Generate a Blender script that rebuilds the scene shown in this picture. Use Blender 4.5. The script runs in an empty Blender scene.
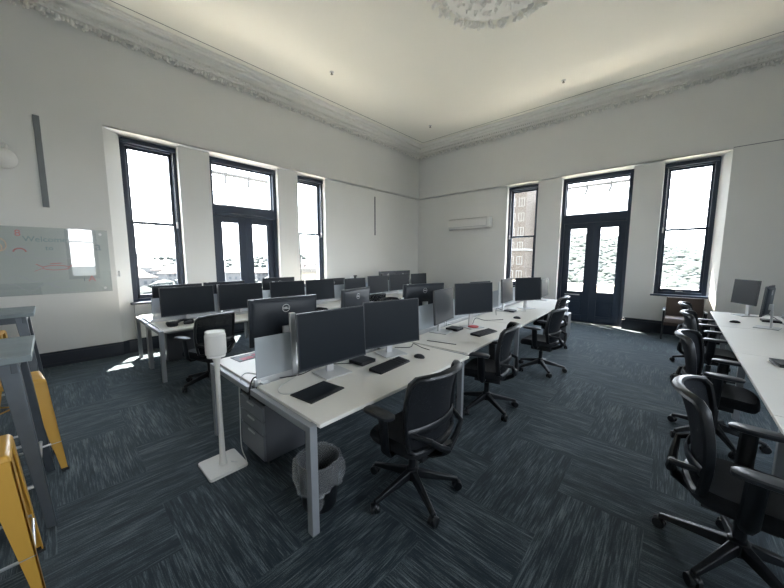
import bpy, bmesh, math, random
from mathutils import Vector, Matrix
random.seed(7)
R = math.radians
S = bpy.context.scene
COL = S.collection
PI = math.pi

# ------------------------------------------------------------------ materials
def nt(name):
    m = bpy.data.materials.new(name); m.use_nodes = True
    n = m.node_tree.nodes; n.clear()
    out = n.new('ShaderNodeOutputMaterial')
    return m, n, m.node_tree.links, out

def pbr(name, col, rough=.6, metal=0, spec=.5, noise=0, nscale=20, bump=0, bscale=200, coat=0):
    m, n, l, out = nt(name)
    b = n.new('ShaderNodeBsdfPrincipled')
    b.inputs['Base Color'].default_value = (*col, 1)
    b.inputs['Roughness'].default_value = rough
    b.inputs['Metallic'].default_value = metal
    b.inputs['Specular IOR Level'].default_value = spec
    b.inputs['Coat Weight'].default_value = coat
    tc = n.new('ShaderNodeTexCoord')
    if noise:
        t = n.new('ShaderNodeTexNoise'); t.inputs['Scale'].default_value = nscale; t.inputs['Detail'].default_value = 4
        l.new(tc.outputs['Object'], t.inputs['Vector'])
        r = n.new('ShaderNodeMix'); r.data_type = 'RGBA'
        r.inputs['A'].default_value = (*[c*(1-noise) for c in col], 1)
        r.inputs['B'].default_value = (*[min(1, c*(1+noise)) for c in col], 1)
        l.new(t.outputs['Fac'], r.inputs['Factor']); l.new(r.outputs['Result'], b.inputs['Base Color'])
    if bump:
        t = n.new('ShaderNodeTexNoise'); t.inputs['Scale'].default_value = bscale
        l.new(tc.outputs['Object'], t.inputs['Vector'])
        bp = n.new('ShaderNodeBump'); bp.inputs['Strength'].default_value = bump; bp.inputs['Distance'].default_value = .002
        l.new(t.outputs['Fac'], bp.inputs['Height']); l.new(bp.outputs['Normal'], b.inputs['Normal'])
    l.new(b.outputs[0], out.inputs[0])
    return m

def see_through(name, col, alpha, rough=.3, gloss=0.0, trans=False):
    """transparent mixed with a surface"""
    m, n, l, out = nt(name)
    t = n.new('ShaderNodeBsdfTransparent')
    if gloss:
        b = n.new('ShaderNodeBsdfGlossy'); b.inputs['Roughness'].default_value = rough
        b.inputs['Color'].default_value = (*col, 1)
    elif trans:
        d = n.new('ShaderNodeBsdfDiffuse'); d.inputs['Color'].default_value = (*col, 1)
        tl = n.new('ShaderNodeBsdfTranslucent'); tl.inputs['Color'].default_value = (*col, 1)
        b = n.new('ShaderNodeMixShader'); b.inputs[0].default_value = .45
        l.new(d.outputs[0], b.inputs[1]); l.new(tl.outputs[0], b.inputs[2])
    else:
        b = n.new('ShaderNodeBsdfPrincipled'); b.inputs['Base Color'].default_value = (*col, 1); b.inputs['Roughness'].default_value = rough
    x = n.new('ShaderNodeMixShader')
    x.inputs[0].default_value = alpha
    l.new(t.outputs[0], x.inputs[1]); l.new(b.outputs[0], x.inputs[2]); l.new(x.outputs[0], out.inputs[0])
    return m

def carpet_mat():
    m, n, l, out = nt('carpet_planks')
    tc = n.new('ShaderNodeTexCoord')
    mp = n.new('ShaderNodeMapping'); mp.inputs['Location'].default_value = (0.03, 0.10, 0)
    l.new(tc.outputs['Object'], mp.inputs['Vector'])
    sp = n.new('ShaderNodeSeparateXYZ'); l.new(mp.outputs[0], sp.inputs[0])
    def M(op, a, b=None, c=None):
        k = n.new('ShaderNodeMath'); k.operation = op
        for i, v in enumerate((a, b, c)):
            if v is None: continue
            if isinstance(v, (int, float)): k.inputs[i].default_value = v
            else: l.new(v, k.inputs[i])
        return k.outputs[0]
    w = 0.5
    X = M('DIVIDE', sp.outputs['X'], w); Y = M('DIVIDE', sp.outputs['Y'], w)
    i = M('FLOOR', X); j = M('FLOOR', Y)
    k = M('FLOORED_MODULO', M('ADD', i, j), 4)
    hor = M('LESS_THAN', k, 1.5)           # plank runs along x
    # tile id
    idx = M('SUBTRACT', i, M('MULTIPLY', hor, k))
    ver = M('SUBTRACT', 1, hor)
    idy = M('SUBTRACT', j, M('MULTIPLY', ver, M('SUBTRACT', k, 2)))
    along = M('ADD', M('MULTIPLY', hor, sp.outputs['X']), M('MULTIPLY', ver, sp.outputs['Y']))
    across = M('ADD', M('MULTIPLY', hor, sp.outputs['Y']), M('MULTIPLY', ver, sp.outputs['X']))
    tid = M('ADD', M('MULTIPLY', idx, 3.71), M('MULTIPLY', idy, 7.13))
    cv = n.new('ShaderNodeCombineXYZ'); l.new(M('MULTIPLY', across, 125), cv.inputs[0]); l.new(M('MULTIPLY', along, 5), cv.inputs[1]); l.new(tid, cv.inputs[2])
    t1 = n.new('ShaderNodeTexNoise'); t1.inputs['Scale'].default_value = 1; t1.inputs['Detail'].default_value = 3; t1.inputs['Roughness'].default_value = .7
    l.new(cv.outputs[0], t1.inputs['Vector'])
    cv2 = n.new('ShaderNodeCombineXYZ'); l.new(M('MULTIPLY', across, 16), cv2.inputs[0]); l.new(M('MULTIPLY', along, 2.5), cv2.inputs[1]); l.new(tid, cv2.inputs[2])
    t2 = n.new('ShaderNodeTexNoise'); t2.inputs['Scale'].default_value = 1; t2.inputs['Detail'].default_value = 2
    l.new(cv2.outputs[0], t2.inputs['Vector'])
    t3 = n.new('ShaderNodeTexNoise'); t3.inputs['Scale'].default_value = 160; t3.inputs['Detail'].default_value = 2
    l.new(tc.outputs['Object'], t3.inputs['Vector'])
    v = M('ADD', M('MULTIPLY', t1.outputs['Fac'], .72), M('ADD', M('MULTIPLY', t2.outputs['Fac'], .30), M('MULTIPLY', t3.outputs['Fac'], .22)))
    cr = n.new('ShaderNodeValToRGB'); e = cr.color_ramp.elements
    e[0].position = .50; e[0].color = (.004, .008, .012, 1)
    e[1].position = .80; e[1].color = (.135, .158, .165, 1)
    a = cr.color_ramp.elements.new(.62); a.color = (.016, .025, .032, 1)
    l.new(v, cr.inputs[0])
    # plank seams
    b = n.new('ShaderNodeBsdfPrincipled'); b.inputs['Roughness'].default_value = .9; b.inputs['Specular IOR Level'].default_value = .25; b.inputs['Sheen Weight'].default_value = .20; b.inputs['Sheen Tint'].default_value = (.75, .92, 1, 1)
    l.new(cr.outputs[0], b.inputs['Base Color'])
    bp = n.new('ShaderNodeBump'); bp.inputs['Strength'].default_value = .5; bp.inputs['Distance'].default_value = .004
    l.new(v, bp.inputs['Height']); l.new(bp.outputs['Normal'], b.inputs['Normal'])
    l.new(b.outputs[0], out.inputs[0])
    return m

def brick_mat(name, c1, c2, mortar, scale):
    m, n, l, out = nt(name)
    tc = n.new('ShaderNodeTexCoord'); t = n.new('ShaderNodeTexBrick')
    t.inputs['Color1'].default_value = (*c1, 1); t.inputs['Color2'].default_value = (*c2, 1); t.inputs['Mortar'].default_value = (*mortar, 1)
    t.inputs['Scale'].default_value = scale
    mp = n.new('ShaderNodeMapping'); mp.inputs['Rotation'].default_value = (R(90), 0, 0)
    l.new(tc.outputs['Object'], mp.inputs['Vector']); l.new(mp.outputs[0], t.inputs['Vector'])
    b = n.new('ShaderNodeBsdfPrincipled'); b.inputs['Roughness'].default_value = .9
    l.new(t.outputs[0], b.inputs['Base Color']); l.new(b.outputs[0], out.inputs[0])
    return m

def mesh_fabric():
    m, n, l, out = nt('chair_mesh_fabric')
    tc = n.new('ShaderNodeTexCoord')
    w = n.new('ShaderNodeTexVoronoi'); w.inputs['Scale'].default_value = 260
    l.new(tc.outputs['Object'], w.inputs['Vector'])
    cr = n.new('ShaderNodeMath'); cr.operation = 'LESS_THAN'; cr.inputs[1].default_value = .20
    l.new(w.outputs['Distance'], cr.inputs[0])
    t = n.new('ShaderNodeBsdfTransparent'); b = n.new('ShaderNodeBsdfPrincipled')
    b.inputs['Base Color'].default_value = (.009, .011, .014, 1); b.inputs['Roughness'].default_value = .8; b.inputs['Specular IOR Level'].default_value = .2
    x = n.new('ShaderNodeMixShader'); l.new(cr.outputs[0], x.inputs[0]); l.new(b.outputs[0], x.inputs[1]); l.new(t.outputs[0], x.inputs[2])
    l.new(x.outputs[0], out.inputs[0])
    return m

M = dict(
    wall=pbr('wall_paint', (.72, .722, .70), .75, noise=.03, nscale=1.5, bump=.08, bscale=120),
    ceil=pbr('ceiling_paint', (.86, .84, .755), .5, noise=.02, nscale=1),
    plaster=pbr('cornice_plaster', (.88, .87, .82), .55),
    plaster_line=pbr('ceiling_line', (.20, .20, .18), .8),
    base=pbr('dark_skirting', (.014, .020, .032), .5),
    frame=pbr('navy_window_paint', (.013, .024, .045), .38),
    glass=see_through('window_glass', (1, 1, 1), .05, .02, gloss=1),
    carpet=carpet_mat(),
    desk=pbr('desk_laminate', (.80, .775, .72), .42, noise=.02, nscale=6),
    desk_edge=pbr('desk_edge', (.50, .48, .44), .5),
    steel=pbr('grey_powder_steel', (.30, .315, .33), .45, metal=.2),
    alu=pbr('brushed_aluminium', (.62, .63, .64), .35, metal=.75),
    silver=pbr('silver_plastic', (.60, .60, .60), .35, metal=.35),
    frost=see_through('frosted_acrylic', (.52, .56, .59), .84, .4, trans=True),
    black=pbr('black_plastic', (.0065, .008, .010), .36),
    blackm=pbr('black_matt_plastic', (.018, .020, .024), .6, noise=.15, nscale=60),
    screen=pbr('dark_screen', (.012, .016, .021), .45, spec=.14),
    screen_gloss=pbr('glossy_screen', (.02, .025, .03), .33, spec=.5),
    screen_back=pbr('charcoal_monitor_back', (.020, .025, .032), .42, spec=.3),
    seat=pbr('black_seat_fabric', (.008, .010, .013), .9, noise=.3, nscale=150, bump=.4, bscale=400),
    armpad=pbr('dark_arm_pad', (.022, .025, .03), .36),
    meshf=mesh_fabric(),
    white=pbr('white_plastic', (.74, .73, .70), .4),
    cream=pbr('cream_speaker_paint', (.70, .68, .63), .5),
    grille=pbr('speaker_grille', (.64, .63, .60), .7, bump=.6, bscale=900),
    yellow=pbr('yellow_painted_steel', (.60, .33, .05), .42, coat=.15),
    greywood=pbr('grey_washed_wood', (.19, .225, .235), .55, noise=.25, nscale=9),
    zinc=pbr('galvanised_steel', (.10, .115, .13), .38, metal=.5, noise=.2, nscale=7),
    boardglass=see_through('glass_board', (.66, .73, .70), .55, .25),
    boardgloss=see_through('glass_board_gloss', (1, 1, 1), .06, .02, gloss=1),
    inkg=pbr('green_grey_ink', (.22, .30, .30), .6), inkr=pbr('red_ink', (.50, .20, .20), .6), inkb=pbr('dark_ink', (.18, .23, .25), .6),
    inkp=pbr('faint_purple_ink', (.38, .38, .45), .6), inko=pbr('orange_ink', (.58, .45, .33), .6),
    liner=see_through('clear_bin_liner', (.88, .9, .92), .22, .3, trans=True),
    pedside=pbr('pedestal_grey', (.10, .105, .115), .5), pedfront=pbr('pedestal_front', (.17, .18, .195), .3),
    brown=pbr('brown_upholstery', (.075, .05, .04), .6, bump=.3, bscale=300),
    brownseat=pbr('taupe_seat_cushion', (.26, .21, .19), .6),
    red=pbr('red_plastic', (.55, .03, .04), .45), pink=pbr('pink_red_print', (.42, .05, .09), .6),
    cable=pbr('black_cable', (.012, .012, .014), .5), cablew=pbr('white_cable', (.6, .6, .58), .5),
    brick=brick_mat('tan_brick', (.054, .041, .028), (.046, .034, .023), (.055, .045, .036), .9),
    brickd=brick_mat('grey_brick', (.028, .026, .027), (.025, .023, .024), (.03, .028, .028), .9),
    winglass=pbr('far_window_glass', (.012, .016, .02), .3),
    winframe=pbr('far_window_trim', (.125, .12, .105), .7),
    hill=pbr('grassy_hill', (.0042, .0085, .005), .95, noise=.4, nscale=.05),
    leaf=pbr('tree_canopy', (.0042, .0088, .0048), .9, noise=.55, nscale=.35),
    leafd=pbr('tree_canopy_blue', (.0034, .0080, .0062), .9, noise=.5, nscale=.3),
    river=pbr('pale_river_flat', (.05, .05, .047), .6),
    town=pbr('pale_render', (.06, .058, .055), .8), townr=pbr('terracotta_roof', (.03, .02, .018), .8),
    land=pbr('distant_land', (.022, .026, .025), .9, noise=.4, nscale=.02),
    stone=pbr('cream_stone', (.62, .58, .50), .8, noise=.06, nscale=3),
    dark=pbr('weathered_rail_paint', (.035, .037, .04), .6),
    trimgrey=pbr('monitor_edge_grey', (.10, .105, .11), .4, metal=.3),
    rubber=pbr('rubber_foot', (.02, .02, .02), .8),
    paper=pbr('dark_print', (.05, .05, .06), .5),
    switch=pbr('switch_plate', (.75, .76, .76), .4),
    slot=pbr('grey_wall_slot', (.20, .215, .225), .7),
)

# ------------------------------------------------------------------ mesh builder
ICO = {}
def ico(sub):
    if sub not in ICO:
        b = bmesh.new(); bmesh.ops.create_icosphere(b, subdivisions=sub, radius=1)
        b.verts.index_update()
        ICO[sub] = ([v.co.copy() for v in b.verts], [[v.index for v in f.verts] for f in b.faces]); b.free()
    return ICO[sub]
class MB:
    def __init__(s): s.bm = bmesh.new(); s.mi = 0
    def _f(s, vs):
        try:
            f = s.bm.faces.new(vs); f.material_index = s.mi; return f
        except ValueError: return None
    def box(s, c, d, rz=0, rx=0, ry=0):
        m = Matrix.Translation(c) @ Matrix.Rotation(rz, 4, 'Z') @ Matrix.Rotation(ry, 4, 'Y') @ Matrix.Rotation(rx, 4, 'X')
        v = [s.bm.verts.new(m @ Vector((x*d[0]/2, y*d[1]/2, z*d[2]/2))) for x in (-1, 1) for y in (-1, 1) for z in (-1, 1)]
        for q in ((0,1,3,2),(4,6,7,5),(0,4,5,1),(2,3,7,6),(0,2,6,4),(1,5,7,3)): s._f([v[i] for i in q])
        return s
    def b2(s, x0, x1, y0, y1, z0, z1):
        return s.box(((x0+x1)/2, (y0+y1)/2, (z0+z1)/2), (x1-x0, y1-y0, z1-z0))
    def hexa(s, bot, top):
        v = [s.bm.verts.new(p) for p in list(bot)+list(top)]; n = len(bot)
        s._f(v[:n][::-1]); s._f(v[n:])
        for i in range(n): s._f([v[i], v[(i+1) % n], v[n+(i+1) % n], v[n+i]])
        return s
    def tube(s, pts, r, n=8, closed=False, flat=None, up=None):
        pts = [Vector(p) for p in pts]; N = len(pts)
        rs = r if isinstance(r, (list, tuple)) else [r]*N
        rings = []; prev = None
        for i, p in enumerate(pts):
            if closed: t = pts[(i+1) % N]-pts[i-1]
            else: t = pts[min(i+1, N-1)]-pts[max(i-1, 0)]
            t.normalize()
            if up is not None: a = Vector(up)
            elif prev is None: a = Vector((0, 0, 1)) if abs(t.z) < .9 else Vector((1, 0, 0))
            else: a = prev
            a = (a-t*a.dot(t))
            if a.length < 1e-5: a = Vector((1, 0, 0))-t*t.x
            a.normalize(); prev = a; b = t.cross(a)
            fa, fb = flat if flat else (1, 1)
            rings.append([s.bm.verts.new(p+(a*math.cos(2*PI*k/n)*fa+b*math.sin(2*PI*k/n)*fb)*rs[i]) for k in range(n)])
        for i in range(N if closed else N-1):
            A, B = rings[i], rings[(i+1) % N]
            for k in range(n): s._f([A[k], A[(k+1) % n], B[(k+1) % n], B[k]])
        if not closed: s._f(rings[0][::-1]); s._f(rings[-1])
        return s
    def lathe(s, prof, c=(0, 0, 0), n=20, axis='z', sx=1, sy=1):
        rings = []
        for r, z in prof:
            ring = []
            for k in range(n):
                a = 2*PI*k/n; x, y = r*math.cos(a)*sx, r*math.sin(a)*sy
                if axis == 'z': p = (x, y, z)
                elif axis == 'x': p = (z, x, y)
                else: p = (x, z, y)
                ring.append(s.bm.verts.new(Vector(c)+Vector(p)))
            rings.append(ring)
        for A, B in zip(rings, rings[1:]):
            for k in range(n): s._f([A[k], A[(k+1) % n], B[(k+1) % n], B[k]])
        s._f(rings[0][::-1]); s._f(rings[-1])
        return s
    def prism(s, poly, z0, z1, m=None):
        m = m or Matrix.Identity(4)
        return s.hexa([m @ Vector((x, y, z0)) for x, y in poly], [m @ Vector((x, y, z1)) for x, y in poly])
    def blob(s, c, r, sub=1, rot=0, jit=0, rx=0):
        if not isinstance(r, (list, tuple)): r = (r, r, r)
        m = Matrix.Translation(c) @ Matrix.Rotation(rot, 4, 'Z') @ Matrix.Rotation(rx, 4, 'X') @ Matrix.Diagonal((*r, 1))
        V, F = ico(sub)
        vs = [s.bm.verts.new(m @ v + (Vector((random.uniform(-1, 1), random.uniform(-1, 1), random.uniform(-1, 1)))*jit if jit else Vector((0, 0, 0)))) for v in V]
        for f in F: s.bm.faces.new([vs[i] for i in f]).material_index = s.mi
        return s
    def grid(s, fn, nu, nv):
        V = [[s.bm.verts.new(fn(i/nu, j/nv)) for j in range(nv+1)] for i in range(nu+1)]
        for i in range(nu):
            for j in range(nv): s._f([V[i][j], V[i+1][j], V[i+1][j+1], V[i][j+1]])
        return s
    def mesh(s, name, mats, smooth=True, recalc=True):
        if recalc: bmesh.ops.recalc_face_normals(s.bm, faces=s.bm.faces)
        me = bpy.data.meshes.new(name); s.bm.to_mesh(me); s.bm.free()
        for m in (mats if isinstance(mats, (list, tuple)) else [mats]): me.materials.append(M[m])
        if smooth:
            me.polygons.foreach_set('use_smooth', [True]*len(me.polygons)); me.set_sharp_from_angle(angle=R(38))
        return me

def link(name, me, parent=None, loc=(0, 0, 0), rot=(0, 0, 0), bevel=0, scale=None):
    o = bpy.data.objects.new(name, me); COL.objects.link(o)
    o.location = loc; o.rotation_euler = rot
    if scale: o.scale = scale
    if parent: o.parent = parent
    if bevel:
        b = o.modifiers.new('bevel', 'BEVEL'); b.width = bevel; b.segments = 2; b.limit_method = 'ANGLE'; b.angle_limit = R(40)
    return o
CACHE = {}
def part(name, key, fn, mats, parent=None, loc=(0, 0, 0), rot=(0, 0, 0), bevel=0, smooth=True, scale=None):
    if key is None or key not in CACHE:
        b = MB(); fn(b); me = b.mesh(name, mats, smooth)
        if key is not None: CACHE[key] = me
    else: me = CACHE[key]
    return link(name, me, parent, loc, rot, bevel, scale)
def tag(o, label, cat, group=None):
    o['label'] = label; o['category'] = cat
    if group: o['group'] = group
    return o
def thing(name, label, cat, loc=(0, 0, 0), rz=0, group=None):
    o = bpy.data.objects.new(name, None); COL.objects.link(o); o.empty_display_size = .1
    o.location = loc; o.rotation_euler = (0, 0, rz)
    return tag(o, label, cat, group)
def struct(name, fn, mats, parent=None, bevel=0, smooth=True, loc=(0, 0, 0)):
    o = part(name, None, fn, mats, parent, loc=loc, bevel=bevel, smooth=smooth)
    if not parent: o['kind'] = 'structure'
    return o
def text_mesh(txt, size, mat, extrude=.0006, bold=0):
    cu = bpy.data.curves.new('txt', 'FONT'); cu.body = txt; cu.size = size; cu.extrude = extrude; cu.align_x = 'CENTER'; cu.align_y = 'CENTER'
    cu.offset = bold; cu.resolution_u = 3
    o = bpy.data.objects.new('txt', cu); COL.objects.link(o)
    bpy.context.view_layer.update()
    me = bpy.data.meshes.new_from_object(o.evaluated_get(bpy.context.evaluated_depsgraph_get()))
    bpy.data.objects.remove(o); me.materials.clear(); me.materials.append(M[mat])
    return me

# ------------------------------------------------------------------ room
XL, YF, XR, YN = -7.2, 9.35, 3.0, -1.3
HB, HC = 3.88, 5.55      # bulkhead underside, ceiling
WL = [(1.0, 1.85), (2.40, 3.88), (4.42, 5.25)]
WF = [(-3.92, -3.05), (-2.44, -.92), (-.38, .50)]
struct('floor', lambda b: b.b2(XL-.6, XR+.4, YN-.2, YF+.6, -.1, 0), 'carpet')
struct('ceiling', lambda b: b.b2(XL-.6, XR+.4, YN-.2, YF+.6, HC, HC+.15), 'ceil')
def wl(b):
    b.b2(XL-.55, XL, YN-.2, YF, HB, HC)
    b.b2(XL-.55, XL, YN-.2, .78, 0, HB)
    xp = XL-.07
    b.hexa([(XL-.55, .78, 0), (XL, .78, 0), (XL-.16, 1.0, 0), (XL-.55, 1.0, 0)], [(XL-.55, .78, HB), (XL, .78, HB), (XL-.16, 1.0, HB), (XL-.55, 1.0, HB)])
    ys = [1.85, 2.40, 3.88, 4.42, 5.25, YF+.07]
    for a, c in zip(ys[::2], ys[1::2]): b.b2(XL-.55, xp, a, c, 0, HB)
    for k in (0, 2): b.b2(XL-.55, xp, WL[k][0], WL[k][1], 0, .90)
def wl2(b):
    wl(b); b.hexa([(XL, .78, HB), (XL-.30, .78, HB-.085), (XL-.30, .78, HB+.02), (XL, .78, HB+.02)], [(XL, YF+.05, HB), (XL-.30, YF+.05, HB-.085), (XL-.30, YF+.05, HB+.02), (XL, YF+.05, HB+.02)])
struct('wall_left', wl2, 'wall', smooth=False)
def wf(b):
    b.b2(XL-.55, XR+.2, YF, YF+.55, HB, HC)
    b.b2(.64, XR+.2, YF, YF+.55, 0, HB)
    yp = YF+.07
    b.hexa([(.50, YF+.2, 0), (.64, YF, 0), (.64, YF+.55, 0), (.50, YF+.55, 0)], [(.50, YF+.2, HB), (.64, YF, HB), (.64, YF+.55, HB), (.50, YF+.55, HB)])
    xs = [XL-.07, -3.92, -3.05, -2.44, -.92, -.38]
    for a, c in zip(xs[::2], xs[1::2]): b.b2(a, c, yp, YF+.55, 0, HB)
    for k in (0, 2): b.b2(WF[k][0], WF[k][1], yp, YF+.55, 0, .90)
def wf2(b):
    wf(b); b.hexa([(XL-.05, YF, HB), (XL-.05, YF+.30, HB-.085), (XL-.05, YF+.30, HB+.02), (XL-.05, YF, HB+.02)], [(.64, YF, HB), (.64, YF+.30, HB-.085), (.64, YF+.30, HB+.02), (.64, YF, HB+.02)])
struct('wall_far', wf2, 'wall', smooth=False)
WR = [(.50, 1.40), (2.55, 3.45), (4.60, 5.50)]
def wr(b):
    b.b2(XR, XR+.4, YN-.2, YF, HB-.06, HC)
    ys = [YN-.2, .50, 1.40, 2.55, 3.45, 4.60, 5.50, YF]
    for a, c in zip(ys[::2], ys[1::2]): b.b2(XR, XR+.4, a, c, 0, HB-.06)
    for a, c in WR: b.b2(XR, XR+.4, a, c, 0, .90)
struct('wall_right', wr, 'wall', smooth=False)
struct('wall_near', lambda b: b.b2(XL, XR, YN-.2, YN, 0, HC), 'wall', smooth=False)
# groove line in the far wall to the right of the recess
struct('trim_5', lambda b: b.b2(.64, XR, YF-.004, YF+.001, HB+.02, HB+.035), 'slot')
# baseboards
def bbprof(b, segs):
    for (x0, x1, y0, y1) in segs:
        b.b2(x0, x1, y0, y1, 0, .20); 
def bl(b):
    b.b2(XL, XL+.025, YN, .78, 0, .20); b.b2(XL, XL+.035, YN, .78, 0, .05); b.b2(XL, XL+.016, YN, .78, .20, .235)
    b.hexa([(XL, .78, 0), (XL+.025, .78, 0), (XL-.045, .88, 0), (XL-.07, .88, 0)], [(XL, .78, .235), (XL+.025, .78, .235), (XL-.045, .88, .235), (XL-.07, .88, .235)])
    for a, c in ((.86, 2.40), (3.88, YF+.03)):
        b.b2(XL-.07, XL-.04, a, c, 0, .20); b.b2(XL-.07, XL-.052, a, c, .20, .235)
struct('baseboard_left', bl, 'base', bevel=.004)
def bf(b):
    y = YF+.07
    for a, c in ((XL-.03, -2.44), (-.92, .56)):
        b.b2(a, c, y-.035, y, 0, .24); b.b2(a, c, y-.022, y, .24, .29)
    b.b2(.56, XR, YF-.03, YF, 0, .24); b.b2(.56, XR, YF-.018, YF, .24, .29)
struct('baseboard_far', bf, 'base', bevel=.004)

# cornice profile: (distance out from wall, z)
PROF = [(0, 5.35), (.10, 5.355), (.10, 5.378), (.125, 5.38), (.132, 5.42), (.155, 5.45), (.20, 5.472), (.25, 5.478), (.25, 5.462), (.268, 5.462), (.268, 5.482), (.295, 5.484), (.297, 5.455), (.315, 5.446), (.345, 5.446), (.385, 5.456), (.39, 5.512), (.43, 5.514), (.432, 5.488), (.525, 5.488), (.53, 5.515), (.555, 5.517), (.56, 5.552), (0, 5.552)]
PROF = [(d*.84 if d > .11 else d, z) for d, z in PROF]
def sweep(b, kind):
    # mitred sweep along the wall, written as P(u at wall distance d)
    for (d0, z0), (d1, z1) in zip(PROF, PROF[1:]):
        q = []
        for d, z in ((d0, z0), (d1, z1)):
            if kind == 'left': q.append(((XL+d, YN+d, z), (XL+d, YF-d, z)))
            if kind == 'far': q.append(((XL+d, YF-d, z), (XR-d, YF-d, z)))
            if kind == 'right': q.append(((XR-d, YF-d, z), (XR-d, YN+d, z)))
            if kind == 'near': q.append(((XR-d, YN+d, z), (XL+d, YN+d, z)))
        v = [b.bm.verts.new(p) for p in (q[0][0], q[0][1], q[1][1], q[1][0])]
        b._f(v)
def leaves(b, kind):
    L0, L1 = (YN+.1, YF-.06) if kind == 'left' else (XL+.06, XR-.1)
    n = int((L1-L0)/.15)
    for i in range(n):
        u = L0+(i+.5)*(L1-L0)/n
        def P(du, d, z): return (XL+d, u+du, z) if kind == 'left' else (u+du, YF-d, z)
        sgn = 1 if i % 2 else -1
        def el(du, d, z, ru, rd, rz, tilt=0):
            m = (ru, rd, rz) if kind != 'left' else (rd, ru, rz)
            b.blob(P(du, d, z), m, 1, jit=.004)
        el(0, .045, 5.305, .036, .048, .058)
        el(-.05*sgn, .035, 5.318, .026, .036, .036)
        el(.055*sgn, .05, 5.335, .024, .040, .026)
        el(.034*sgn, .03, 5.265, .020, .030, .022)
        el(-.03, .105, 5.366, .018, .014, .014)
def dentils(b, kind):
    L0, L1 = (YN+.3, YF-.24) if kind == 'left' else (XL+.24, XR-.3)
    n = int((L1-L0)/.055)
    for i in range(n):
        u = L0+i*(L1-L0)/n
        if kind == 'left': b.box((XL+.132, u, 5.412), (.045, .028, .04))
        else: b.box((u, YF-.132, 5.412), (.028, .045, .04))
for k, kind in enumerate(('left', 'far', 'right', 'near')):
    t = struct('trim_%d' % (k+1), lambda b: sweep(b, kind), 'plaster', smooth=False)
    if k < 2:
        part('acanthus_band', None, lambda b: leaves(b, kind), 'plaster', t)
        part('dentil_band', None, lambda b: dentils(b, kind), 'plaster', t, smooth=False)
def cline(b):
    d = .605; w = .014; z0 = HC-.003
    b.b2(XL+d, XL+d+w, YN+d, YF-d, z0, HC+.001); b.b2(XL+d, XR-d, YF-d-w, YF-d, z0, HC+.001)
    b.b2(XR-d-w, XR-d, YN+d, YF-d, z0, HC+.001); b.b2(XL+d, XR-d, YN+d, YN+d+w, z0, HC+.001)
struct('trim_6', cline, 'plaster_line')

# ceiling rose
cr = thing('ceiling_rose', 'large round ornate plaster rose on the ceiling', 'ceiling rose', (-2.11, 4.44, HC))
part('medallion_disc', None, lambda b: b.lathe([(.02, -.001), (.80, -.001), (.80, -.03), (.76, -.05), (.70, -.055), (.66, -.03), (.60, -.028), (.56, -.045), (.52, -.05), (.48, -.03), (.40, -.03), (.30, -.05), (.18, -.06), (.1, -.09), (.02, -.10)], n=64), 'plaster', cr)
def rose(b):
    for ring, (r, n, s) in enumerate(((.90, 30, .085), (.80, 26, .06), (.58, 24, .05), (.42, 14, .075), (.24, 10, .06))):
        for i in range(n):
            a = 2*PI*i/n+ring*.2
            for q in range(4):
                rr = r+random.uniform(-.05, .06); aa = a+random.uniform(-.08, .08)
                b.blob((rr*math.cos(aa), rr*math.sin(aa), -.03-random.uniform(0, .03)), (s*random.uniform(.5, .9), s*random.uniform(.22, .4), .035), 1, aa+random.uniform(-1.2, 1.2), .004)
part('leaf_ornament', None, rose, 'plaster', cr)['kind'] = 'stuff'
for (x, y), pos in (((-5.6, 4.28), 'left side of the ceiling'), ((-5.62, 7.80), 'far corner of the ceiling'), ((-2.13, 7.84), 'ceiling beyond the plaster rose')):
    t = thing('sprinkler_head', 'small dark sprinkler head on the '+pos, 'sprinkler', (x, y, HC), 0, 'ceiling sprinkler heads')
    part('escutcheon', 'spr1', lambda b: b.lathe([(.045, 0), (.045, -.006), (.03, -.012), (.012, -.014)], n=16), 'silver', t)
    part('deflector', 'spr2', lambda b: (b.lathe([(.012, -.012), (.010, -.04), (.028, -.044), (.028, -.048), (.004, -.05)], n=14)), 'plaster_line', t)

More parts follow.
